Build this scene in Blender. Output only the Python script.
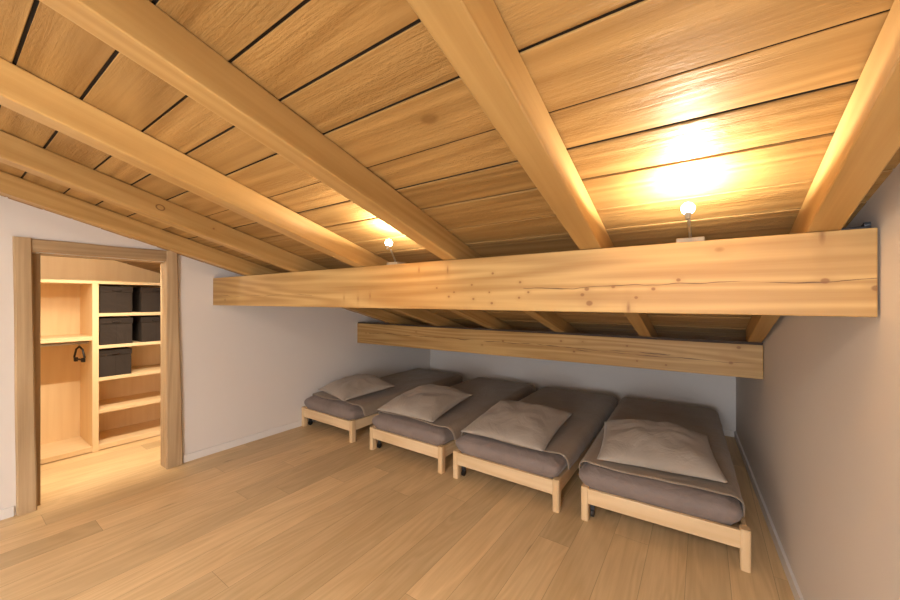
import bpy, bmesh, math, random
from mathutils import Vector, Matrix, noise
for o in list(bpy.data.objects): bpy.data.objects.remove(o)
S = bpy.context.scene
COL = S.collection
R = math.radians
rnd = random.Random(7)

# ------------------------------------------------------------------ camera
cam = bpy.data.objects.new('camera', bpy.data.cameras.new('camera')); COL.objects.link(cam)
cam.data.sensor_width = 36.0; cam.data.lens = 362.5/900*36.0
cam.data.clip_start = 0.02
cam.location = (0, 0, 1.42); cam.rotation_euler = (R(90), 0, R(34.85))
S.camera = cam
# ------------------------------------------------------------------ world, lights, exposure
S.view_settings.view_transform = 'Standard'; S.view_settings.look = 'None'
S.view_settings.gamma = 1.0; S.view_settings.use_curve_mapping = False
S.view_settings.exposure = 0.12
S.cycles.use_denoising = True
S.cycles.max_bounces = 10; S.cycles.diffuse_bounces = 6
W = bpy.data.worlds.new('world'); S.world = W; W.use_nodes = True
bg = W.node_tree.nodes['Background']; bg.inputs[0].default_value = (0.60, 0.75, 1.0, 1); bg.inputs[1].default_value = 1.0

def light(name, kind, loc, power, col, rot=(0, 0, 0), **kw):
    d = bpy.data.lights.new(name, kind); d.energy = power; d.color = col
    for k, v in kw.items(): setattr(d, k, v)
    o = bpy.data.objects.new(name, d); o.location = loc; o.rotation_euler = rot; COL.objects.link(o)
    return o
# gable window daylight and a roof panel added for floor bounce, behind the camera
light('roof_fill_panel', 'AREA', (-0.75, -1.55, 2.585), 86, (0.90, 0.95, 1.0), (-math.atan(0.2865), 0, 0), shape='RECTANGLE', size=1.5, size_y=1.2)
light('gable_window_daylight', 'AREA', (0.0, -2.86, 1.10), 105, (0.92, 0.96, 1.0), (R(90), 0, 0), shape='RECTANGLE', size=0.9, size_y=1.3)
# the next two bulbs of the row, higher up the roof behind the camera, in the same rafter bays as the visible ones
light('rear_bulb_light', 'POINT', (-1.35, -0.62, 2.235), 18, (1.0, 0.86, 0.66), shadow_soft_size=0.04)
light('rear_bulb_light', 'POINT', (-0.035, -0.62, 2.235), 20, (1.0, 0.86, 0.66), shadow_soft_size=0.04)
light('alcove_fill_light', 'POINT', (-4.25, 0.70, 1.80), 11, (1.0, 0.85, 0.64), shadow_soft_size=0.06)  # added fill inside the alcove, softens the shelf shadows
# strip lamp of the wardrobe alcove, behind the door head
light('alcove_strip_light', 'AREA', (-3.835, 0.77, 1.80), 17, (1.0, 0.85, 0.64), (0, R(14), 0), shape='RECTANGLE', size=0.02, size_y=0.9, spread=R(130))
BULB_STRENGTH = 30.0
UPLIGHT_POWER = 28.0
BULB_COL = (1.0, 0.86, 0.69, 1)

# ------------------------------------------------------------------ material helpers
class NT:
    def __init__(s, name):
        s.m = bpy.data.materials.new(name); s.m.use_nodes = True
        s.t = s.m.node_tree; s.t.nodes.clear()
        s.out = s.t.nodes.new('ShaderNodeOutputMaterial')
        s.b = s.t.nodes.new('ShaderNodeBsdfPrincipled')
        s.t.links.new(s.b.outputs[0], s.out.inputs[0])
    def n(s, kind, **kw):
        nd = s.t.nodes.new('ShaderNode'+kind)
        for k, v in kw.items(): setattr(nd, k, v)
        return nd
    def put(s, sock, v):
        if isinstance(v, bpy.types.NodeSocket): s.t.links.new(v, sock)
        elif v is not None: sock.default_value = v
    def math(s, op, a, b=None, c=None, clamp=False):
        nd = s.n('Math', operation=op, use_clamp=clamp)
        for i, v in enumerate((a, b, c)):
            if v is not None: s.put(nd.inputs[i], v)
        return nd.outputs[0]
    def vmath(s, op, a, b=None):
        nd = s.n('VectorMath', operation=op); s.put(nd.inputs[0], a)
        if b is not None: s.put(nd.inputs[1], b)
        return nd.outputs[0]
    def noise(s, vec, scale, detail=3, rough=0.5, dist=0.0):
        nd = s.n('TexNoise'); s.put(nd.inputs['Vector'], vec); nd.inputs['Scale'].default_value = scale
        nd.inputs['Detail'].default_value = detail; nd.inputs['Roughness'].default_value = rough; nd.inputs['Distortion'].default_value = dist
        return nd.outputs[0]
    def mix(s, f, a, b, mode='MIX'):
        nd = s.n('MixRGB', blend_type=mode); s.put(nd.inputs[0], f); s.put(nd.inputs[1], a); s.put(nd.inputs[2], b)
        return nd.outputs[0]
    def rng(s, v, a, b, c=0.0, d=1.0):
        nd = s.n('MapRange'); s.put(nd.inputs[0], v)
        for i, q in enumerate((a, b, c, d)): nd.inputs[i+1].default_value = q
        return nd.outputs[0]
    def bump(s, h, strength, dist=0.01):
        nd = s.n('Bump'); nd.inputs['Strength'].default_value = strength; nd.inputs['Distance'].default_value = dist
        s.put(nd.inputs['Height'], h); s.t.links.new(nd.outputs[0], s.b.inputs['Normal'])
def C(r, g, b): return (r, g, b, 1)
def SRGB(r, g, b):
    f = lambda v: (v/255/12.92 if v/255 <= 0.04045 else ((v/255+0.055)/1.055)**2.4)
    return (f(r), f(g), f(b), 1)

def wood(name, light_c, dark_c, axis='x', knot=0.0, bump=0.15, rough=0.5, ring=0.35, across=14.0, attr=None,
         cracks=(), knot_scale=4.0, spread=0.12, coarse=0.0, spec=0.35, spots=(), ring_knots=()):
    """straight grained softwood; the grain runs along the given object axis"""
    m = NT(name)
    oc = m.n('TexCoord').outputs['Object']
    if attr:
        at = m.n('Attribute', attribute_name=attr); r = at.outputs['Fac']
    else:
        r = m.n('ObjectInfo').outputs['Random']
    off = m.n('CombineXYZ'); m.put(off.inputs[0], m.math('MULTIPLY', r, 31.7)); m.put(off.inputs[1], m.math('MULTIPLY', r, 17.3)); m.put(off.inputs[2], m.math('MULTIPLY', r, 53.1))
    p = m.vmath('ADD', oc, off.outputs[0])
    ax = 'xyz'.index(axis)
    def sc(al, ac): v = [ac]*3; v[ax] = al; return m.vmath('MULTIPLY', p, tuple(v))
    fine = m.noise(sc(1.6, across*4), 1.0, 5, 0.6, 0.4)
    big = m.noise(sc(0.30, across*0.42), 1.0, 1.5, 0.4, 0.15)
    rings = m.math('ADD', m.math('MULTIPLY', m.math('SINE', m.math('MULTIPLY', big, 62.0)), 0.5), 0.5)
    blotch = m.noise(sc(1.1, 3.2), 1.0, 3, 0.5)
    g = m.math('ADD', m.math('MULTIPLY', rings, ring), m.math('MULTIPLY', fine, 1-ring))
    g = m.math('ADD', m.math('MULTIPLY', g, 0.62), m.math('MULTIPLY', blotch, 0.38))
    col = m.mix(m.rng(g, 0.28, 0.70), dark_c, light_c)
    hue = m.math('ADD', 1.0, m.math('MULTIPLY', m.math('SUBTRACT', r, 0.5), spread*2))
    hv = m.n('HueSaturation'); m.put(hv.inputs['Value'], hue); m.put(hv.inputs['Color'], col); col = hv.outputs[0]
    h = fine
    if knot:
        vn = m.n('TexVoronoi'); m.put(vn.inputs['Vector'], sc(knot_scale*0.62, knot_scale)); vn.inputs['Scale'].default_value = 1.0
        sep = m.n('SeparateColor'); m.put(sep.inputs[0], vn.outputs['Color'])
        rr = m.math('ADD', 0.035, m.math('MULTIPLY', sep.outputs[1], 0.075))
        k = m.math('SUBTRACT', 1.0, m.math('DIVIDE', vn.outputs['Distance'], rr), clamp=True)
        k = m.math('MULTIPLY', m.math('MULTIPLY', k, 2.2, clamp=True), m.math('LESS_THAN', sep.outputs[0], knot))
        col = m.mix(k, col, m.mix(0.28, dark_c, C(0.11, 0.045, 0.015)))
        halo = m.math('SUBTRACT', 1.0, m.math('DIVIDE', vn.outputs['Distance'], 0.22), clamp=True)
        halo = m.math('MULTIPLY', halo, m.math('LESS_THAN', sep.outputs[0], knot))
        col = m.mix(m.math('MULTIPLY', halo, 0.45), col, dark_c)
    if cracks:
        sx = m.n('SeparateXYZ'); m.put(sx.inputs[0], oc)
        al = sx.outputs[ax]
        for (zc, a0, a1, wid, ph) in cracks:
            w1 = m.n('TexNoise', noise_dimensions='1D'); m.put(w1.inputs['W'], m.math('ADD', al, ph)); w1.inputs['Scale'].default_value = 2.2; w1.inputs['Detail'].default_value = 4
            w2 = m.n('TexNoise', noise_dimensions='1D'); m.put(w2.inputs['W'], m.math('ADD', al, ph+9)); w2.inputs['Scale'].default_value = 5; w2.inputs['Detail'].default_value = 2
            line = m.math('ADD', zc, m.math('MULTIPLY', m.math('SUBTRACT', w1.outputs[0], 0.5), 0.05))
            d = m.math('ABSOLUTE', m.math('SUBTRACT', sx.outputs[2], line))
            wd = m.math('MULTIPLY', m.math('SUBTRACT', w2.outputs[0], 0.3), wid*2.6)
            kk = m.math('MULTIPLY', m.math('LESS_THAN', d, wd), m.math('MULTIPLY', m.math('GREATER_THAN', al, a0), m.math('LESS_THAN', al, a1)))
            col = m.mix(m.math('MULTIPLY', kk, 0.85), col, C(0.07, 0.03, 0.012))
    if spots or ring_knots:
        sx = m.n('SeparateXYZ'); m.put(sx.inputs[0], oc); al = sx.outputs[ax]
        acc = None; halo = None
        for (a0, z0, rr, el) in spots:
            du = m.math('DIVIDE', m.math('SUBTRACT', al, a0), rr*(0.55 if el else 0.85)); dv = m.math('DIVIDE', m.math('SUBTRACT', sx.outputs[2], z0), rr*(1.9 if el else 0.7))
            d = m.math('SQRT', m.math('ADD', m.math('MULTIPLY', du, du), m.math('MULTIPLY', dv, dv)))
            k = m.math('MULTIPLY', m.math('SUBTRACT', 1.0, d, clamp=True), 2.5 if not el else 1.1, clamp=True)
            hq = m.math('SUBTRACT', 1.0, m.math('DIVIDE', d, 3.2), clamp=True)
            acc = k if acc is None else m.math('MAXIMUM', acc, k); halo = hq if halo is None else m.math('MAXIMUM', halo, hq)
        if acc is not None:
            col = m.mix(m.math('MULTIPLY', halo, 0.40), col, dark_c)
            col = m.mix(m.math('MULTIPLY', acc, 0.75), col, C(0.20, 0.085, 0.027))
        for (a0, z0, rr) in ring_knots:
            du = m.math('SUBTRACT', al, a0); dv = m.math('SUBTRACT', sx.outputs[2], z0)
            d = m.math('SQRT', m.math('ADD', m.math('MULTIPLY', m.math('MULTIPLY', du, du), 0.55), m.math('MULTIPLY', dv, dv)))
            k = m.math('SUBTRACT', 1.0, m.math('DIVIDE', m.math('ABSOLUTE', m.math('SUBTRACT', d, rr)), 0.0038), clamp=True)
            col = m.mix(m.math('MULTIPLY', k, 0.9), col, C(0.09, 0.03, 0.01))
    if coarse:   # rough sawn, brushed boards
        c1 = m.noise(sc(5, 90), 1.0, 4, 0.65, 0.6)
        c2 = m.noise(sc(45, 85), 1.0, 3, 0.6, 0.4)
        h = m.math('ADD', m.math('MULTIPLY', c1, 1.0), m.math('MULTIPLY', c2, 0.7))
        h = m.math('ADD', h, m.math('MULTIPLY', rings, 0.25))
    m.put(m.b.inputs['Base Color'], col)
    m.b.inputs['Roughness'].default_value = rough
    m.b.inputs['Specular IOR Level'].default_value = spec
    if coarse:
        col = m.mix(m.rng(c2, 0.50, 0.72, 0.0, 0.30), col, C(0.16, 0.075, 0.02)); col = m.mix(m.rng(c1, 0.52, 0.75, 0.0, 0.28), col, C(0.17, 0.08, 0.022))
        patch = m.rng(m.noise(sc(1.3, 4.0), 1.0, 2, 0.5), 0.40, 0.62, 0.12, 1.0)
        h = m.math('MULTIPLY', h, patch)
    m.bump(h, bump, 0.006 if coarse else 0.003)
    return m.m

def plain(name, col, rough=0.6, metal=0.0, nscale=0, namt=0.0, bump=0.0, bscale=40, spec=0.4):
    m = NT(name); oc = m.n('TexCoord').outputs['Object']
    if nscale:
        nz = m.noise(oc, nscale, 4, 0.6)
        m.put(m.b.inputs['Base Color'], m.mix(m.math('MULTIPLY', nz, namt), col, tuple(c*0.55 for c in col[:3])+(1,)))
    else: m.b.inputs['Base Color'].default_value = col
    m.b.inputs['Roughness'].default_value = rough; m.b.inputs['Metallic'].default_value = metal
    m.b.inputs['Specular IOR Level'].default_value = spec
    if bump: m.bump(m.noise(oc, bscale, 5, 0.6), bump, 0.004)
    return m.m

def fabric(name, col, col2, wr=0.5, sheen=0.2):
    m = NT(name); oc = m.n('TexCoord').outputs['Object']
    r = m.n('ObjectInfo').outputs['Random']
    off = m.n('CombineXYZ'); m.put(off.inputs[0], m.math('MULTIPLY', r, 13.0)); m.put(off.inputs[1], m.math('MULTIPLY', r, 7.0))
    p = m.vmath('ADD', oc, off.outputs[0])
    a = m.noise(p, 3.0, 3, 0.5, 0.8)
    weave = m.noise(p, 420, 2, 0.5)
    m.put(m.b.inputs['Base Color'], m.mix(m.rng(m.math('ADD', m.math('MULTIPLY', a, 0.7), m.math('MULTIPLY', weave, 0.3)), 0.3, 0.7), col, col2))
    m.b.inputs['Roughness'].default_value = 0.85; m.b.inputs['Specular IOR Level'].default_value = 0.2
    m.b.inputs['Sheen Weight'].default_value = sheen; m.b.inputs['Sheen Roughness'].default_value = 0.4
    rid = m.math('ABSOLUTE', m.math('SUBTRACT', m.noise(p, 3.4, 4, 0.55, 1.6), 0.5))
    h = m.math('ADD', m.math('MULTIPLY', rid, 2.2), m.math('MULTIPLY', weave, 0.05))
    m.bump(h, wr, 0.02)
    return m.m

M = {}
M['board'] = wood('roof board wood', C(0.41, 0.245, 0.087), C(0.255, 0.135, 0.040), 'x', knot=0.34, bump=0.7, rough=0.52, ring=0.34, across=13, attr='board_tone', coarse=1.0, spread=0.14, knot_scale=3.2, spec=0.30)
M['gap'] = plain('dark groove', C(0.012, 0.008, 0.006), 0.9)
M['rafter'] = wood('rafter pine', C(0.48, 0.300, 0.112), C(0.35, 0.192, 0.058), 'y', knot=0.16, bump=0.12, rough=0.42, ring=0.3, across=12, knot_scale=4.5, spread=0.05)
raf = dict(knot=0.16, bump=0.10, rough=0.45, ring=0.3, across=12, knot_scale=4.5, spread=0.05)
M['rafter_ring'] = wood('rafter pine with ring knot', C(0.48, 0.300, 0.112), C(0.35, 0.192, 0.058), 'y', spots=((0.980, 0.058, 0.009, 0),), ring_knots=((0.714, 0.056, 0.0135),), **raf)
M['purlin'] = wood('purlin pine', C(0.52, 0.335, 0.130), C(0.33, 0.178, 0.054), 'x', knot=0.12, bump=0.18, rough=0.5, ring=0.42, across=15, knot_scale=6.5, spread=0.02,
                   spots=[(-1.247, 1.581, 0.012, 1), (-1.059, 1.572, 0.014, 1), (-1.128, 1.482, 0.008, 0), (-0.916, 1.493, 0.008, 0), (-0.802, 1.544, 0.009, 0), (-0.665, 1.499, 0.009, 0), (-1.052, 1.437, 0.009, 0), (-1.02, 1.459, 0.008, 0), (-0.907, 1.425, 0.009, 0), (-0.82, 1.456, 0.007, 0), (-0.807, 1.405, 0.01, 0), (-0.67, 1.43, 0.008, 0), (-0.626, 1.454, 0.008, 0), (-0.379, 1.464, 0.013, 0), (-0.396, 1.441, 0.011, 0), (-0.369, 1.407, 0.018, 0), (-0.281, 1.471, 0.01, 0), (-0.228, 1.389, 0.016, 1), (-0.146, 1.46, 0.01, 0), (-0.202, 1.429, 0.009, 0), (-0.069, 1.49, 0.01, 0), (0.289, 1.611, 0.018, 1), (0.295, 1.476, 0.014, 0), (0.396, 1.453, 0.014, 0), (-1.625, 1.444, 0.012, 1), (-1.731, 1.426, 0.012, 1), (-1.862, 1.433, 0.01, 1), (-3.479, 1.42, 0.012, 0)],
                   cracks=((1.475, -0.65, 0.6, 0.0022, 3.0), (1.455, -3.6, -2.2, 0.0013, 20.0)))
M['purlin_low'] = wood('lower purlin pine', C(0.52, 0.335, 0.130), C(0.33, 0.178, 0.054), 'x', knot=0.12, bump=0.18, rough=0.5, ring=0.42, across=15, knot_scale=6.5, spread=0.02,
                   spots=[(-1.603, 1.018, 0.016, 0), (-1.032, 1.055, 0.013, 0), (-0.918, 0.97, 0.014, 0), (-0.498, 1.05, 0.013, 0), (0.207, 1.09, 0.018, 0), (0.164, 0.979, 0.018, 0), (-3.552, 0.995, 0.012, 0), (-2.713, 1.051, 0.012, 0), (-1.839, 0.963, 0.012, 0), (-0.426, 0.936, 0.012, 0), (-0.228, 0.924, 0.012, 0)],
                   cracks=((1.005, -3.5, -0.2, 0.0035, 11.0), (0.985, -0.9, 0.4, 0.003, 5.0)))
M['old'] = wood('weathered door wood', C(0.55, 0.405, 0.245), C(0.35, 0.235, 0.125), 'z', knot=0.22, bump=0.6, rough=0.72, ring=0.25, across=16, knot_scale=4.2, spread=0.10, spec=0.2)
M['old_h'] = wood('weathered lintel wood', C(0.50, 0.36, 0.21), C(0.33, 0.215, 0.11), 'y', knot=0.2, bump=0.6, rough=0.72, ring=0.25, across=16, knot_scale=4.2, spread=0.05, spec=0.2)
M['ply_z'] = wood('alcove panel wood', C(0.82, 0.64, 0.40), C(0.76, 0.565, 0.33), 'z', bump=0.04, rough=0.5, ring=0.25, across=9, spread=0.03)
M['ply_y'] = wood('alcove shelf wood', C(0.82, 0.64, 0.40), C(0.76, 0.565, 0.33), 'y', bump=0.04, rough=0.5, ring=0.25, across=9, spread=0.03)
M['bed_x'] = wood('bed rail pine', C(0.78, 0.59, 0.365), C(0.66, 0.455, 0.245), 'x', knot=0.08, bump=0.05, rough=0.45, ring=0.35, across=12, knot_scale=5, spread=0.05)
M['bed_y'] = wood('bed side pine', C(0.78, 0.59, 0.365), C(0.66, 0.455, 0.245), 'y', knot=0.08, bump=0.05, rough=0.45, ring=0.35, across=12, knot_scale=5, spread=0.05)
M['bed_z'] = wood('bed leg pine', C(0.76, 0.56, 0.33), C(0.64, 0.43, 0.225), 'z', bump=0.05, rough=0.45, ring=0.3, across=14, spread=0.05)
M['wall'] = plain('white plaster', C(0.75, 0.715, 0.685), 0.85, nscale=1.3, namt=0.10, bump=0.06, bscale=60, spec=0.2)
M['base'] = plain('white skirting paint', C(0.76, 0.745, 0.73), 0.55)
M['black'] = plain('black plastic', C(0.015, 0.014, 0.014), 0.4)
M['steel'] = plain('brushed steel', C(0.45, 0.44, 0.43), 0.35, 1.0)
M['bracket'] = plain('dark grey metal', C(0.10, 0.11, 0.13), 0.4, 0.8)
M['plate'] = plain('beige lamp plastic', C(0.24, 0.21, 0.16), 0.5)
M['beam_strip'] = plain('dark beam top strip', C(0.06, 0.04, 0.03), 0.8)
M['box'] = fabric('dark grey box fabric', C(0.034, 0.026, 0.022), C(0.046, 0.036, 0.031), 0.15, 0.0)
M['lid'] = fabric('dark grey lid fabric', C(0.028, 0.021, 0.018), C(0.040, 0.031, 0.027), 0.15, 0.0)
M['sheet'] = fabric('grey brown sheet cotton', C(0.215, 0.170, 0.152), C(0.27, 0.216, 0.194), 0.42)
M['duvet'] = fabric('taupe duvet cotton', C(0.31, 0.240, 0.178), C(0.375, 0.295, 0.222), 0.42)
M['pillow'] = fabric('beige grey pillow cotton', C(0.345, 0.292, 0.242), C(0.415, 0.355, 0.298), 0.38)

def floor_mat():
    m = NT('oak floor boards'); oc = m.n('TexCoord').outputs['Object']
    sx = m.n('SeparateXYZ'); m.put(sx.inputs[0], oc)
    PW, PL = 0.185, 1.9
    u = m.math('DIVIDE', m.math('ADD', sx.outputs[0], 20.05), PW); ui = m.math('FLOOR', u); uf = m.math('FRACT', u)
    wn = m.n('TexWhiteNoise', noise_dimensions='1D'); m.put(wn.inputs['W'], ui)
    v = m.math('ADD', m.math('DIVIDE', m.math('ADD', sx.outputs[1], 20.0), PL), wn.outputs['Value'])
    vi = m.math('FLOOR', v); vf = m.math('FRACT', v)
    cb = m.n('CombineXYZ'); m.put(cb.inputs[0], ui); m.put(cb.inputs[1], vi)
    w2 = m.n('TexWhiteNoise', noise_dimensions='2D'); m.put(w2.inputs['Vector'], cb.outputs[0])
    r = w2.outputs['Value']
    off = m.vmath('MULTIPLY', w2.outputs['Color'], (41, 23, 7))
    p = m.vmath('ADD', oc, off)
    fine = m.noise(m.vmath('MULTIPLY', p, (60, 2.2, 1)), 1.0, 5, 0.62, 0.5)
    big = m.noise(m.vmath('MULTIPLY', p, (5.5, 0.7, 1)), 1.0, 2, 0.5, 0.5)
    rings = m.math('ADD', m.math('MULTIPLY', m.math('SINE', m.math('MULTIPLY', big, 60.0)), 0.5), 0.5)
    bl = m.noise(m.vmath('MULTIPLY', p, (6, 1.5, 1)), 1.0, 4, 0.6)
    g = m.math('ADD', m.math('ADD', m.math('MULTIPLY', fine, 0.5), m.math('MULTIPLY', rings, 0.14)), m.math('MULTIPLY', bl, 0.36))
    col = m.mix(m.rng(g, 0.30, 0.68), C(0.57, 0.400, 0.205), C(0.73, 0.540, 0.305))
    hv = m.n('HueSaturation'); m.put(hv.inputs['Value'], m.math('ADD', 0.86, m.math('MULTIPLY', r, 0.28))); m.put(hv.inputs['Color'], col); col = hv.outputs[0]
    vn = m.n('TexVoronoi'); m.put(vn.inputs['Vector'], m.vmath('ADD', m.vmath('MULTIPLY', p, (4.2, 1.25, 0)), m.vmath('MULTIPLY', m.vmath('SUBTRACT', m.n('TexNoise').outputs['Color'], (0.5, 0.5, 0.5)), (0.3, 0.3, 0)))); vn.inputs['Scale'].default_value = 1.0; vn.voronoi_dimensions = '2D'
    sep = m.n('SeparateColor'); m.put(sep.inputs[0], vn.outputs['Color'])
    k = m.math('MULTIPLY', m.math('SUBTRACT', 1.0, m.math('DIVIDE', vn.outputs['Distance'], m.math('ADD', 0.03, m.math('MULTIPLY', sep.outputs[1], 0.09))), clamp=True), m.math('LESS_THAN', sep.outputs[0], 0.16))
    col = m.mix(m.math('MULTIPLY', k, 0.60), col, C(0.16, 0.085, 0.04))
    e = m.math('MINIMUM', m.math('MULTIPLY', m.math('MINIMUM', uf, m.math('SUBTRACT', 1.0, uf)), PW), m.math('MULTIPLY', m.math('MINIMUM', vf, m.math('SUBTRACT', 1.0, vf)), PL))
    seam = m.math('LESS_THAN', e, 0.0011)
    col = m.mix(m.math('MULTIPLY', seam, 0.55), col, C(0.16, 0.09, 0.045))
    m.put(m.b.inputs['Base Color'], col)
    m.put(m.b.inputs['Roughness'], m.rng(fine, 0.2, 0.8, 0.36, 0.50))
    m.b.inputs['Specular IOR Level'].default_value = 0.4
    m.bump(m.math('SUBTRACT', m.math('MULTIPLY', fine, 0.25), seam), 0.12, 0.003)
    return m.m
M['floor'] = floor_mat()
def bulb_mat():
    m = NT('glowing bulb glass'); m.t.nodes.remove(m.b)
    e = m.n('Emission'); e.inputs[0].default_value = BULB_COL; e.inputs[1].default_value = BULB_STRENGTH
    m.t.links.new(e.outputs[0], m.out.inputs[0]); return m.m
M['bulb'] = bulb_mat()

# ------------------------------------------------------------------ mesh helpers
def merge(bm, t, mat=None):
    if mat is not None: bmesh.ops.transform(t, matrix=mat, verts=t.verts)
    me = bpy.data.meshes.new('tmp'); t.to_mesh(me); t.free(); bm.from_mesh(me); bpy.data.meshes.remove(me)
def box(bm, x0, x1, y0, y1, z0, z1, bev=0.0, seg=2, mat=None):
    t = bmesh.new(); bmesh.ops.create_cube(t, size=1.0)
    for v in t.verts: v.co = Vector((x0+(v.co.x+.5)*(x1-x0), y0+(v.co.y+.5)*(y1-y0), z0+(v.co.z+.5)*(z1-z0)))
    if bev: bmesh.ops.bevel(t, geom=list(t.edges), offset=bev, segments=seg, affect='EDGES', profile=0.6)
    merge(bm, t, mat)
def prism_x(bm, prof, x0, x1, bev=0.0):
    """(y, z) outline, counter-clockwise seen from +x, extruded along x; x0/x1 may be functions of y"""
    f0 = x0 if callable(x0) else (lambda y: x0); f1 = x1 if callable(x1) else (lambda y: x1)
    t = bmesh.new()
    a = [t.verts.new((f0(y), y, z)) for y, z in prof]; b = [t.verts.new((f1(y), y, z)) for y, z in prof]
    t.faces.new(a[::-1]); t.faces.new(b); n = len(prof)
    for i in range(n): t.faces.new((a[i], a[(i+1) % n], b[(i+1) % n], b[i]))
    bmesh.ops.recalc_face_normals(t, faces=t.faces)
    if bev: bmesh.ops.bevel(t, geom=list(t.edges), offset=bev, segments=2, affect='EDGES', profile=0.6)
    merge(bm, t)
def cyl(bm, p, q, r, r2=None, n=16):
    p, q = Vector(p), Vector(q); d = q-p
    t = bmesh.new(); bmesh.ops.create_cone(t, cap_ends=True, segments=n, radius1=r, radius2=r if r2 is None else r2, depth=d.length)
    merge(bm, t, Matrix.Translation((p+q)/2) @ d.to_track_quat('Z', 'Y').to_matrix().to_4x4())
def tube(bm, pts, r, n=8):
    pts = [Vector(p) for p in pts]; rings = []; t = bmesh.new(); up = Vector((0.31, 0.21, 0.93))
    for i, p in enumerate(pts):
        d = (pts[min(i+1, len(pts)-1)]-pts[max(i-1, 0)]).normalized()
        a = d.cross(up).normalized(); b = d.cross(a).normalized(); up = -b if (-b).dot(up) > 0 else b
        rings.append([t.verts.new(p+r*(math.cos(2*math.pi*k/n)*a+math.sin(2*math.pi*k/n)*b)) for k in range(n)])
    for i in range(len(rings)-1):
        for k in range(n): t.faces.new((rings[i][k], rings[i][(k+1) % n], rings[i+1][(k+1) % n], rings[i+1][k]))
    t.faces.new(rings[0]); t.faces.new(rings[-1]); bmesh.ops.recalc_face_normals(t, faces=t.faces); merge(bm, t)
def obj(name, bm, mat, parent=None, loc=None, rot=None, smooth=False):
    me = bpy.data.meshes.new(name); bm.to_mesh(me); bm.free()
    for mm in (mat if isinstance(mat, (list, tuple)) else [mat]): me.materials.append(mm)
    if smooth: me.polygons.foreach_set('use_smooth', [True]*len(me.polygons))
    o = bpy.data.objects.new(name, me); COL.objects.link(o)
    if parent: o.parent = parent
    if loc: o.location = loc
    if rot: o.rotation_euler = rot
    return o
def tag(o, label, cat, group=None):
    o['label'] = label; o['category'] = cat
    if group: o['group'] = group
    return o
def thing(name, label, cat, loc=(0, 0, 0), rotz=0.0, group=None):
    o = bpy.data.objects.new(name, None); COL.objects.link(o); o.location = loc; o.rotation_euler = (0, 0, rotz); o.empty_display_size = 0.1
    return tag(o, label, cat, group)
def struct(name, bm, mat, parent=None, **kw):
    o = obj(name, bm, mat, parent, **kw)
    if parent is None: o['kind'] = 'structure'
    return o
def dup(root, loc, rotz, label):
    r = root.copy(); COL.objects.link(r); r.location = loc; r.rotation_euler = (0, 0, rotz); r['label'] = label
    for ch in list(root.children):
        c = ch.copy(); COL.objects.link(c); c.parent = r
        for g in list(ch.children):
            d = g.copy(); COL.objects.link(d); d.parent = c
    return r

# ------------------------------------------------------------------ roof geometry
SL = 0.2865; A = math.atan(SL); CA = math.cos(A)
RH = 0.110                                   # rafter height
ZR = lambda y: 2.0548-SL*y                   # underside of the rafters
ZD = lambda y: ZR(y)+RH/CA                   # underside of the boards
XL, YB, YR = -3.72, 4.77, -2.80
XW = lambda y: 0.405-0.037*(y-1.5)          # right wall, a little out of square
WT = 0.10

# ------------------------------------------------------------------ setting
bm = bmesh.new(); box(bm, -5.4, 0.85, -3.0, 5.0, -0.06, 0.0); struct('floor', bm, M['floor'])

def wall_piece(bm, y0, y1, z0, x0, x1): prism_x(bm, [(y0, z0), (y1, z0), (y1, ZD(y1)+0.012), (y0, ZD(y0)+0.012)], x0, x1)
DY0, DY1, DZ = 0.395, 1.150, 1.745            # door opening
bm = bmesh.new()
wall_piece(bm, YR-0.14, DY0, 0, XL-WT, XL); wall_piece(bm, DY0, DY1, DZ, XL-WT, XL); wall_piece(bm, DY1, YB, 0, XL-WT, XL)
struct('wall_left', bm, M['wall'])
bm = bmesh.new(); wall_piece(bm, YR-0.14, YB, 0, XW, lambda y: XW(y)+0.14); struct('wall_right', bm, M['wall'])
bm = bmesh.new(); wall_piece(bm, YB, YB+0.12, 0, XL-WT, 0.6); struct('wall_back', bm, M['wall'])
bm = bmesh.new()                              # rear gable with its window opening
y0, y1 = YR-0.14, YR
prism_x(bm, [(y0, 0), (y1, 0), (y1, 0.45), (y0, 0.45)], XL-WT, 0.7)
prism_x(bm, [(y0, 1.75), (y1, 1.75), (y1, ZD(y1)+0.01), (y0, ZD(y0)+0.01)], XL-WT, 0.7)
box(bm, XL-WT, -0.45, y0, y1, 0.45, 1.75); box(bm, 0.45, 0.7, y0, y1, 0.45, 1.75)
struct('wall_rear', bm, M['wall'])
bm = bmesh.new()
for (a, b, c, d) in ((-0.45, -0.40, .45, 1.75), (0.40, 0.45, .45, 1.75), (-0.40, 0.40, .45, .5), (-0.40, 0.40, 1.70, 1.75)): box(bm, a, b, YR-0.05, YR-0.002, c, d)
struct('window_2', bm, M['base'])
bm = bmesh.new()                              # unseen lining around the added roof light panel, boards closed above it
for (a, b, c, d) in ((-1.56, -1.5, -2.22, -0.88), (0.0, 0.06, -2.22, -0.88), (-1.5, 0.0, -2.22, -2.16), (-1.5, 0.0, -0.94, -0.88)): box(bm, a, b, c/math.cos(math.atan(SL)), d/math.cos(math.atan(SL)), -RH, -0.002)
struct('roof_panel_lining', bm, M['base'], loc=(0, 0, ZD(0)), rot=(-A, 0, 0))

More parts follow.
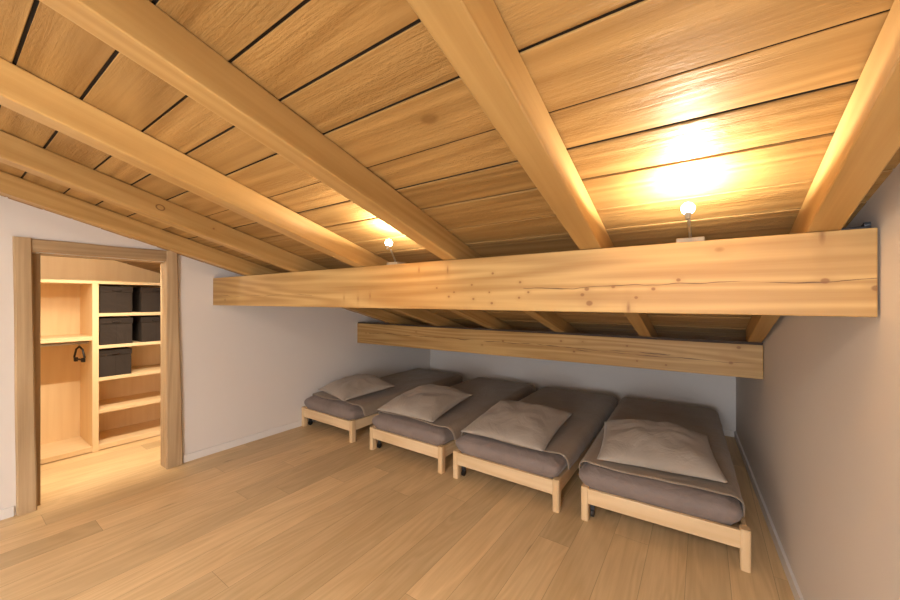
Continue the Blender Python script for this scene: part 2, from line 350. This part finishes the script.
# roof boards over a dark underlay, one ceiling
grooves = [0.145, 0.288, 0.448, 0.585, 0.734, 0.921, 1.074, 1.232, 1.430, 1.592]
y = 0.147; back = []
while y > -3.0: y -= rnd.choice((0.145, 0.155, 0.165, 0.18)); back.append(y)
y = 1.592; front = []
while y < 5.0: y += rnd.choice((0.145, 0.155, 0.165, 0.18)); front.append(y)
gl = sorted(back)+grooves+front
bm = bmesh.new(); lay = []
for i in range(len(gl)-1):
    a, b = gl[i]/CA, gl[i+1]/CA
    x = -5.35; t_all = []
    xs = [-5.35, rnd.choice((-1.05, -1.72, -2.4, -3.0)) if rnd.random() < 0.0 else 0.62, 0.62]
    nb = len(bm.verts); dz = rnd.uniform(-0.002, 0.003)
    box(bm, -5.35, 0.75, a+0.0042, b-0.0042, 0.0+dz, 0.022+dz, 0.0012, 1)
    bm.verts.ensure_lookup_table(); lay.append((nb, len(bm.verts), rnd.random()))
nf = len(bm.faces)
box(bm, -5.4, 0.85, -3.05/CA, 5.05/CA, 0.0045, 0.07)
bm.faces.ensure_lookup_table()
for f in bm.faces[nf:]: f.material_index = 1
ceil = struct('ceiling', bm, [M['board'], M['gap']], loc=(0, 0, ZD(0)), rot=(-A, 0, 0))
at = ceil.data.attributes.new('board_tone', 'FLOAT', 'POINT')
vals = [0.5]*len(ceil.data.vertices)
for a, b, r in lay:
    for k in range(a, b): vals[k] = r
at.data.foreach_set('value', vals)

# skirting
bm = bmesh.new(); box(bm, XL, XL+0.012, YR, 0.318, 0, 0.065, 0.002); box(bm, XL, XL+0.012, 1.262, YB, 0, 0.065, 0.002); struct('baseboard_left', bm, M['base'])
bm = bmesh.new(); prism_x(bm, [(YR, 0), (YB, 0), (YB, 0.065), (YR, 0.065)], lambda y: XW(y)-0.014, lambda y: XW(y)); struct('baseboard_right', bm, M['base'])
bm = bmesh.new(); box(bm, XL+0.012, XW(YB)-0.014, YB-0.012, YB, 0, 0.065, 0.002); struct('baseboard_back', bm, M['base'])

# ------------------------------------------------------------------ rafters and purlins
RW = 0.085
names = [(-3.130, 'honey pine rafter nearest the left wall, slanting just above the door frame'),
         (-2.450, 'honey pine rafter second from the left wall, with a ring shaped knot on its side'),
         (-1.772, 'pale pine rafter ending just left of the left glowing bulb'),
         (-1.092, 'pale pine rafter ending just right of the left glowing bulb'),
         (-0.410, 'pale pine rafter between the two bulbs, lit white along its right side'),
         (0.251, 'pine rafter beside the right wall, lit on its left face by the right bulb')]
for i, (x, lab) in enumerate(names):
    ye, wd = (YB-0.04, RW) if i < 5 else (3.34, 0.076)
    bm = bmesh.new(); box(bm, -wd/2, wd/2, (YR+0.02)/CA, ye/CA, 0.0, RH-0.003, 0.006, 3)
    tag(obj('rafter', bm, M['rafter_ring' if i == 1 else 'rafter'], loc=(x+RW/2, 0, ZR(0)), rot=(-A, 0, 0)), lab, 'rafter', 'roof rafters')
bm = bmesh.new(); yp = 1.5
prism_x(bm, [(yp, 1.372), (yp+0.18, 1.372), (yp+0.18, ZR(yp+0.18)-0.003), (yp, ZR(yp)-0.003)], XL+0.001, 0.399, 0.004)
tag(obj('purlin', bm, M['purlin']), 'large pale pine beam across the room carrying both bulbs', 'beam')
bm = bmesh.new(); yq = 3.21
prism_x(bm, [(yq, 0.858), (yq+0.16, 0.858), (yq+0.16, ZR(yq+0.16)-0.020), (yq, ZR(yq)-0.020)], XL+0.001, XW(yq)-0.004, 0.004)
for v in bm.verts:
    if v.co.z < 0.9: v.co.z += 0.027*(v.co.x-XL)/4.06
low = tag(obj('purlin', bm, M['purlin_low']), 'lower cracked pine beam above the beds, behind the large beam', 'beam')
bm = bmesh.new(); prism_x(bm, [(yq+0.01, ZR(yq+0.01)-0.0195), (yq+0.15, ZR(yq+0.15)-0.0195), (yq+0.15, ZR(yq+0.15)-0.001), (yq+0.01, ZR(yq+0.01)-0.001)], XL+0.003, XW(yq)-0.006)
sh = obj('dark_strip', bm, M['beam_strip'], low); sh['label'] = 'dark strip along the top of the beam'  # thin dark strip between the beam top and the rafter undersides

# ------------------------------------------------------------------ bulbs on the purlin
def lamp(label, bx, px, by=1.28, bz=1.69):
    zp = ZR(1.545)-0.004
    t = thing('wall_lamp', label, 'lamp', (px, 1.545, zp), 0, 'bare bulbs on the large beam')
    bm = bmesh.new(); box(bm, -0.042, 0.042, -0.030, 0.045, -0.012, 0.030, 0.004); obj('base_plate', bm, M['plate'], t, rot=(-A*0.0, 0, 0))
    dx = bx-px; dy = by-1.545; dz = bz-zp
    bm = bmesh.new(); tube(bm, [(0, -0.005, 0.024), (dx*0.05, -0.012, 0.036), (dx*0.3, dy*0.3, dz*0.55), (dx*0.72, dy*0.72, dz*0.78)], 0.0045); obj('stem', bm, M['steel'], t, smooth=True)
    d = Vector((dx*0.28, dy*0.28, dz*0.22)).normalized(); c = Vector((dx, dy, dz))
    up = Vector((0, SL, 1)).normalized()
    bm = bmesh.new(); cyl(bm, c-up*0.034, c-up*0.014, 0.006, 0.009); obj('socket', bm, M['plate'], t, smooth=False)
    sp = light('uplight', 'SPOT', (0, 0, 0), UPLIGHT_POWER, BULB_COL[:3], spot_size=R(176), spot_blend=0.12, shadow_soft_size=0.018)
    sp.parent = t; sp.location = c+up*0.022; sp.rotation_euler = (-Vector((0, 0.15, 1))).to_track_quat('Z', 'Y').to_euler()
    bm = bmesh.new()
    bmesh.ops.create_uvsphere(bm, u_segments=24, v_segments=16, radius=0.0175, matrix=Matrix.Translation(c))
    obj('bulb', bm, M['bulb'], t, smooth=True)
lamp('glowing bare bulb on the large beam between the rafters at left', -1.255, -1.462, 1.28, 1.698)
lamp('glowing bare bulb on the large beam at right, nearer the right wall', -0.035, -0.035)
bm = bmesh.new(); box(bm, -0.035, 0.04, -0.02, 0.02, 0, 0.012, 0.003); box(bm, 0.025, 0.04, -0.02, 0.02, 0.012, 0.024, 0.003)
tag(obj('metal_bracket', bm, M['bracket'], loc=(0.352, 1.535, ZR(1.535)-0.001), rot=(-A, 0, 0)), 'small dark metal bracket on the beam top at the right wall', 'bracket')

# ------------------------------------------------------------------ door frame of old timber
door = bpy.data.objects.new('door_1', None); COL.objects.link(door); door.location = (XL, 0.77, 0); door['kind'] = 'structure'; door['label'] = 'doorway framed in rough weathered timber'
def rough_post(x0, x1, y0, y1, z0, z1, seed, axis, b0=0.0, b1=0.0):
    """timber with slightly wandering arrises; b0, b1 shift the two sides at the foot"""
    t = bmesh.new(); n = 14; rings = []
    for i in range(n+1):
        f = i/n; j = lambda k: noise.noise(Vector((f*3.1, seed+k*3.7, 0.3)))*0.0055
        c = 0.007
        if axis == 'z':
            z = z0+(z1-z0)*f; ya = y0+b0*(1-f); yb = y1+b1*(1-f)
            pr = [(x0, ya), (x1-c, ya+j(0)), (x1+j(1), ya+c+j(0)), (x1+j(2), yb-c+j(3)), (x1-c, yb+j(3)), (x0, yb)]
            rings.append([t.verts.new((px-XL, py-0.77, z)) for px, py in pr])
        else:
            yy = y0+(y1-y0)*f
            pr = [(x0, z0), (x1-c, z0+j(0)), (x1+j(1), z0+c+j(0)), (x1+j(2), z1-c+j(3)), (x1-c, z1+j(3)), (x0, z1)]
            rings.append([t.verts.new((px-XL, yy-0.77, pz)) for px, pz in pr])
    k = 6
    for i in range(n):
        for q in range(k): t.faces.new((rings[i][q], rings[i][(q+1) % k], rings[i+1][(q+1) % k], rings[i+1][q]))
    t.faces.new(rings[0]); t.faces.new(rings[-1]); bmesh.ops.recalc_face_normals(t, faces=t.faces)
    return t
FX = XL+0.035
obj('post', rough_post(XL-0.04, FX, 0.312, 0.396, 0, 1.836, 1.0, 'z', 0.014, 0.020), M['old'], door)
obj('post', rough_post(XL-0.04, FX, 1.138, 1.214, 0, 1.836, 9.0, 'z', 0.000, 0.042), M['old'], door)
obj('lintel', rough_post(XL-0.04, FX-0.008, 0.392, 1.140, 1.746, 1.834, 5.0, 'y'), M['old_h'], door)
for (a, b) in ((0.390, 0.440), (1.136, 1.150)):
    bm = bmesh.new(); box(bm, -WT-0.008, -0.04, a-0.77, b-0.77, 0, 1.74, 0.003); obj('jamb', bm, M['old'], door)
bm = bmesh.new(); box(bm, -WT-0.008, -0.04, 0.440-0.77, 1.136-0.77, 1.734, 1.756, 0.003); obj('head_jamb', bm, M['old_h'], door)

# ------------------------------------------------------------------ wardrobe alcove
AX0, AX1, AY0, AY1 = -5.15, -4.66, -0.20, 1.80
bm = bmesh.new(); wall_piece(bm, AY0-0.30, AY1+0.3, 0, -5.27, -5.17); struct('wall_alcove_back', bm, M['ply_z'])
bm = bmesh.new(); wall_piece(bm, AY0-0.30, AY0-0.2, 0, -5.17, XL-WT); struct('wall_alcove_left', bm, M['ply_z'])
bm = bmesh.new(); wall_piece(bm, AY1+0.20, AY1+0.3, 0, -5.17, XL-WT); struct('wall_alcove_right', bm, M['ply_z'])
un = thing('shelving_unit', 'built-in pale wood wardrobe shelving seen through the doorway', 'shelving', (AX1, 0.888, 0))
def ub(name, x0, x1, y0, y1, z0, z1, m, bev=0.002):
    bm = bmesh.new(); box(bm, x0-AX1, x1-AX1, y0-0.888, y1-0.888, z0, z1, bev); return obj(name, bm, m, un)
ub('side_panel', AX0, AX1, AY0, AY0+0.03, 0, 1.60, M['ply_z']); ub('side_panel', AX0, AX1, AY1-0.03, AY1, 0, 1.60, M['ply_z'])
ub('divider_panel', AX0+0.012, AX1+0.004, 0.866, 0.910, 0, 1.572, M['ply_z'])
ub('top_panel', AX0, AX1, AY0+0.03, AY1-0.03, 1.572, 1.600, M['ply_y'])
ub('back_panel', AX0, AX0+0.012, AY0+0.03, AY1-0.03, 0.0, 1.572, M['ply_z'])
ub('bottom_panel', AX0+0.012, AX1, AY0+0.03, 0.866, 0.008, 0.052, M['ply_y']); ub('bottom_panel', AX0+0.012, AX1, 0.910, AY1-0.03, 0.008, 0.052, M['ply_y'])
ub('shelf', AX0+0.012, AX1, AY0+0.03, 0.866, 1.045, 1.080, M['ply_y'])
for zt in (0.380, 0.685, 0.990, 1.295): ub('shelf', AX0+0.012, AX1, 0.910, AY1-0.03, zt-0.030, zt, M['ply_y'])
bm = bmesh.new(); cyl(bm, (-0.14, AY0+0.03-0.888, 1.018), (-0.14, 0.866-0.888, 1.018), 0.0125); r_ = obj('clothes_rail', bm, M['steel'], un, smooth=False); r_['label'] = 'round steel hanging rail'
hg = thing('coat_hanger', 'small black clothes hanger on the rail in the alcove', 'hanger', (AX1-0.14, 0.805, 1.018), R(14))
bm = bmesh.new()
tube(bm, [(0.015*math.cos(a_), 0, 0.015*math.sin(a_)+0.0) for a_ in [R(d_) for d_ in range(-30, 215, 20)]]+[(-0.006, 0, -0.018), (0, 0, -0.035)], 0.0032); obj('hook', bm, M['steel'], hg, smooth=True)
bm = bmesh.new(); tube(bm, [(0, 0, -0.035), (0.05, 0, -0.06), (0.085, 0, -0.135), (0.08, 0, -0.155), (-0.08, 0, -0.155), (-0.085, 0, -0.135), (-0.05, 0, -0.06), (0, 0, -0.035)], 0.008); obj('shoulder_bar', bm, M['black'], hg, smooth=True)
for s_ in (-1, 1):
    bm = bmesh.new(); box(bm, s_*0.06-0.014, s_*0.06+0.014, -0.011, 0.011, -0.178, -0.138, 0.003); obj('clip', bm, M['black'], hg)

def storage_box(loc, label):
    t = thing('storage_box', label, 'storage box', loc, 0, 'dark grey boxes in the alcove')
    bm = bmesh.new(); box(bm, -0.175, 0.175, -0.120, 0.120, 0, 0.205, 0.006); b_ = obj('body', bm, M['box'], t)
    bm = bmesh.new(); box(bm, 0.173, 0.1765, -0.0015, 0.0015, 0.005, 0.200); obj('seam', bm, M['lid'], t)
    bm = bmesh.new(); box(bm, -0.180, 0.180, -0.125, 0.125, 0.198, 0.256, 0.007); ld = obj('lid', bm, M['lid'], t)
    bm = bmesh.new(); tube(bm, [(0.181, -0.035, 0.222), (0.186, -0.025, 0.216), (0.187, 0, 0.213), (0.186, 0.025, 0.216), (0.181, 0.035, 0.222)], 0.004); obj('pull_tab', bm, M['lid'], ld, smooth=True)
    return t
sb = storage_box((-4.865, 1.036, 0.685), 'dark grey lidded box alone on the third shelf down')
BX = -4.865
dup(sb, (BX, 1.043, 0.990), 0, 'dark grey lidded box on the second shelf, beside the divider')
dup(sb, (BX, 1.356, 0.990), 0, 'dark grey lidded box on the second shelf, partly behind the door post')
t1 = dup(sb, (BX, 1.043, 1.295), 0, 'dark lidded box on the top shelf, beside the divider')
t2 = dup(sb, (BX, 1.356, 1.295), 0, 'dark lidded box on the top shelf, partly behind the door post')

# ------------------------------------------------------------------ beds
BW, BL, YF = 0.858, 2.08, 2.395
HW = BW/2
def make_bed(label, loc):
    t = thing('bed_frame', label, 'bed', loc, 0, 'low pine stacking beds')
    for sx in (-1, 1):
        for yy in (0.0, BL-0.06):
            bm = bmesh.new(); q = bmesh.new(); bmesh.ops.create_cube(q, size=1.0)
            for v in q.verts: v.co = Vector((sx*(HW-0.0235)+v.co.x*0.047, yy+0.03+v.co.y*0.06, 0.1075+v.co.z*0.215))
            bmesh.ops.bevel(q, geom=[e for e in q.edges if abs(e.verts[0].co.z-e.verts[1].co.z) > 0.1], offset=0.014, segments=4, affect='EDGES', profile=0.5)
            bmesh.ops.bevel(q, geom=[e for e in q.edges if min(e.verts[0].co.z, e.verts[1].co.z) > 0.21], offset=0.004, segments=2, affect='EDGES')
            merge(bm, q); obj('leg', bm, M['bed_z'], t)
        bm = bmesh.new(); box(bm, min(sx*(HW-0.034), sx*(HW-0.010)), max(sx*(HW-0.034), sx*(HW-0.010)), 0.056, BL-0.056, 0.110, 0.205, 0.004); obj('side_rail', bm, M['bed_y'], t)
    for y0 in (0.006, BL-0.030):
        bm = bmesh.new(); box(bm, -(HW-0.043), HW-0.043, y0, y0+0.024, 0.110, 0.205, 0.004); obj('end_rail', bm, M['bed_x'], t)
    bm = bmesh.new()
    for k in range(14): box(bm, -(HW-0.036), HW-0.036, 0.10+k*0.14, 0.16+k*0.14, 0.148, 0.166, 0.002)
    for sx in (-1, 1): box(bm, sx*(HW-0.046)-0.012, sx*(HW-0.046)+0.012, 0.06, BL-0.06, 0.125, 0.148)
    obj('slat_base', bm, M['bed_x'], t)
    for yy in (0.078, BL-0.078):
        bm = bmesh.new(); x = -HW+0.059
        cyl(bm, (x-0.009, yy, 0.026), (x+0.009, yy, 0.026), 0.026, n=20)
        wl = obj('wheel', bm, M['black'], None)
        bm = bmesh.new(); box(bm, x-0.013, x+0.013, yy-0.012, yy+0.012, 0.040, 0.125, 0.003)
        c_ = obj('caster', bm, M['bracket'], t); c_['label'] = 'black caster wheel inside the leg'; wl.parent = c_
    return t
BX_ = [-3.285, -2.176, -1.213, -0.219]
BY_ = [YF, YF-0.004, YF-0.004, YF+0.028]; BR_ = [0, 0, 0, R(1.8)]
LBL = ['low pine bed frame against the left wall', 'low pine bed frame second from the left wall', 'low pine bed frame third from the left wall', 'low pine bed frame nearest the right wall']
b0 = make_bed(LBL[0], (BX_[0], BY_[0], 0))
for i in (1, 2, 3): dup(b0, (BX_[i], BY_[i], 0), BR_[i], LBL[i])

def mattress(i, label):
    """soft block, rounded edges, slightly bulging and creased"""
    X, Y0, Y1, Z0, Z1 = HW-0.040, 0.038, BL-0.045, 0.166, 0.330
    t = bmesh.new(); nx, ny, nz = 40, 80, 10; r = 0.045
    def P(u, v, w):
        p = Vector(((u-.5)*2*X, Y0+(Y1-Y0)*v, Z0+(Z1-Z0)*w))
        lo = Vector((-X+r, Y0+r, Z0+r)); hi = Vector((X-r, Y1-r, Z1-r))
        q = Vector([min(max(p[k], lo[k]), hi[k]) for k in range(3)]); d = p-q
        if d.length > 1e-6: d = d.normalized()
        out = q+d*r
        s = Vector((out.x*7+i*11, out.y*3, out.z*6)); amp = 0.006*noise.noise(s)
        out += d*amp
        bul = math.sin(math.pi*min(1, max(0, (w-0.22)/0.78)))
        out.x += math.copysign(0.040*bul, out.x)*min(1, (abs(out.x)/X)**6); out.y -= 0.022*bul*max(0, 1-v*6)
        if v < 0.2 and w > 0.05: out.y += 0.005*noise.noise(Vector((out.x*26+i*5, out.z*7, 0)))*(1-v*5)-0.006*math.sin(math.pi*w)*(1-v*5)
        return out
    cache = {}
    def vert(a, b, c):
        k = (a, b, c)
        if k not in cache: cache[k] = t.verts.new(P(a/nx, b/ny, c/nz))
        return cache[k]
    for a in range(nx):
        for b in range(ny):
            t.faces.new((vert(a, b, nz), vert(a+1, b, nz), vert(a+1, b+1, nz), vert(a, b+1, nz)))
            t.faces.new((vert(a, b, 0), vert(a, b+1, 0), vert(a+1, b+1, 0), vert(a+1, b, 0)))
    for c in range(nz):
        for a in range(nx):
            t.faces.new((vert(a, 0, c), vert(a+1, 0, c), vert(a+1, 0, c+1), vert(a, 0, c+1)))
            t.faces.new((vert(a, ny, c), vert(a, ny, c+1), vert(a+1, ny, c+1), vert(a+1, ny, c)))
        for b in range(ny):
            t.faces.new((vert(0, b, c), vert(0, b, c+1), vert(0, b+1, c+1), vert(0, b+1, c)))
            t.faces.new((vert(nx, b, c), vert(nx, b+1, c), vert(nx, b+1, c+1), vert(nx, b, c+1)))
    bmesh.ops.recalc_face_normals(t, faces=t.faces)
    o = obj('mattress', t, M['sheet'], loc=(BX_[i]-(0.028 if i == 3 else 0), BY_[i], 0), rot=(0, 0, BR_[i]), smooth=True)
    return tag(o, label, 'mattress', 'mattresses in grey brown sheets')

def duvet(i, label, y_front, lift):
    """thin cover lying over the mattress, tucked down its sides and foot"""
    Aw, B = HW+0.006, BL-0.035; r = 0.060; drop = 0.120; z0 = 0.341
    t = bmesh.new(); nx, ny = 56, 90; g = []
    span = drop+r*(math.pi/2-1)
    for b in range(ny+1):
        row = []
        for a in range(nx+1):
            s = -Aw-span+(2*Aw+2*span)*a/nx
            sa = abs(s)/Aw
            yf = y_front+0.012*math.sin(s*9+i*2)+max(0, sa-0.80)*0.16
            q = yf+(B+span-yf)*b/ny
            ea = max(0.0, abs(s)-(Aw-r)); eb = max(0.0, q-(B-r)); e = math.hypot(ea, eb)
            if e > 1e-6:
                dx, dy = ea/e, eb/e
                if e < r*math.pi/2: out, z = r*math.sin(e/r), -r*(1-math.cos(e/r))
                else: out, z = r, -r-(e-r*math.pi/2)
                z = max(z, -drop)
            else: dx = dy = out = z = 0.0
            x = math.copysign((min(abs(s), Aw-r)+dx*out), s); yy = min(q, B-r)+dy*out
            flat = max(0.0, 1-e/0.05)
            n1 = noise.noise(Vector((x*3.2+i*7, yy*2.3, i*3.0))); n2 = noise.noise(Vector((x*8+i*5, yy*5.5, 1.7)))
            z += flat*(0.009*n1+0.004*n2+lift*math.exp(-((yy-0.55)/0.28)**2)*(1-(x/Aw)**2))
            if e > 0.05:
                x += math.copysign(0.005*n2, s)*(ea > 0.01); yy += 0.004*n2*(eb > 0.01)
            row.append(t.verts.new((x, yy, z0+z)))
        g.append(row)
    for b in range(ny):
        for a in range(nx): t.faces.new((g[b][a], g[b][a+1], g[b+1][a+1], g[b+1][a]))
    bmesh.ops.recalc_face_normals(t, faces=t.faces)
    o = obj('duvet', t, M['duvet'], loc=(BX_[i]-(0.028 if i == 3 else 0), BY_[i], 0), rot=(0, 0, BR_[i]), smooth=True)
    md = o.modifiers.new('thickness', 'SOLIDIFY'); md.thickness = 0.006; md.offset = 1.0
    return tag(o, label, 'duvet', 'taupe duvets')

def pillow(i, cx, cy, w, d, h, zf, zb, rot, label, sag=0.0):
    t = bmesh.new(); n = 44; top = []; bot = []
    for b in range(n+1):
        rt, rb = [], []
        for a in range(n+1):
            u, v = a/n*2-1, b/n*2-1
            px = u*w/2*(1-0.055*(1-u*u)*0-0.05*(1-v*v)*abs(u)**2); py = v*d/2*(1-0.05*(1-u*u)*abs(v)**2)
            f = (max(0, 1-abs(u)**2.6)*max(0, 1-abs(v)**2.6))**0.62
            k = noise.noise(Vector((px*6+i*9, py*6, i*2.0)))*0.20+noise.noise(Vector((px*13+i*4, py*13, 4.0)))*0.06
            # creases running in from the corners
            ang = math.atan2(v, u); k += 0.05*math.sin(ang*10+i)*min(1, math.hypot(u, v))*f
            hz = h*f*(1+k)
            base = zf+(zb-zf)*(b/n)-sag*(u*u)*0.02
            rt.append(Vector((px, py, base+hz*0.68))); rb.append(Vector((px, py, base-hz*0.20)))
        top.append(rt); bot.append(rb)
    T = [[t.verts.new(p) for p in r_] for r_ in top]
    Bv = [[T[b][a] if (a in (0, n) or b in (0, n)) else t.verts.new(bot[b][a]) for a in range(n+1)] for b in range(n+1)]
    for b in range(n):
        for a in range(n):
            t.faces.new((T[b][a], T[b][a+1], T[b+1][a+1], T[b+1][a]))
            t.faces.new((Bv[b][a], Bv[b+1][a], Bv[b+1][a+1], Bv[b][a+1]))
    bmesh.ops.recalc_face_normals(t, faces=t.faces)
    o = obj('pillow', t, M['pillow'], loc=(cx, cy, 0), rot=(0, 0, R(rot)), smooth=True)
    return tag(o, label, 'pillow', 'beige grey pillows')

WH = ['on the bed against the left wall', 'on the second bed from the left wall', 'on the third bed from the left wall', 'on the bed nearest the right wall']
for i in range(4):
    mattress(i, 'mattress in a smooth grey brown sheet '+WH[i])
    duvet(i, 'flat taupe duvet '+WH[i], (0.105, 0.105, 0.105, 0.072)[i], 0.004)
pillow(0, -3.285, 2.82, 0.67, 0.64, 0.165, 0.380, 0.435, -13, 'plump beige grey pillow '+WH[0])
pillow(1, -2.225, 2.785, 0.66, 0.70, 0.160, 0.378, 0.462, 2, 'beige grey pillow '+WH[1])
pillow(2, -1.245, 2.775, 0.69, 0.70, 0.135, 0.370, 0.458, 0, 'square beige grey pillow '+WH[2])
pillow(3, -0.268, 2.87, 0.70, 0.66, 0.185, 0.378, 0.430, 8, 'wrinkled beige grey pillow '+WH[3])
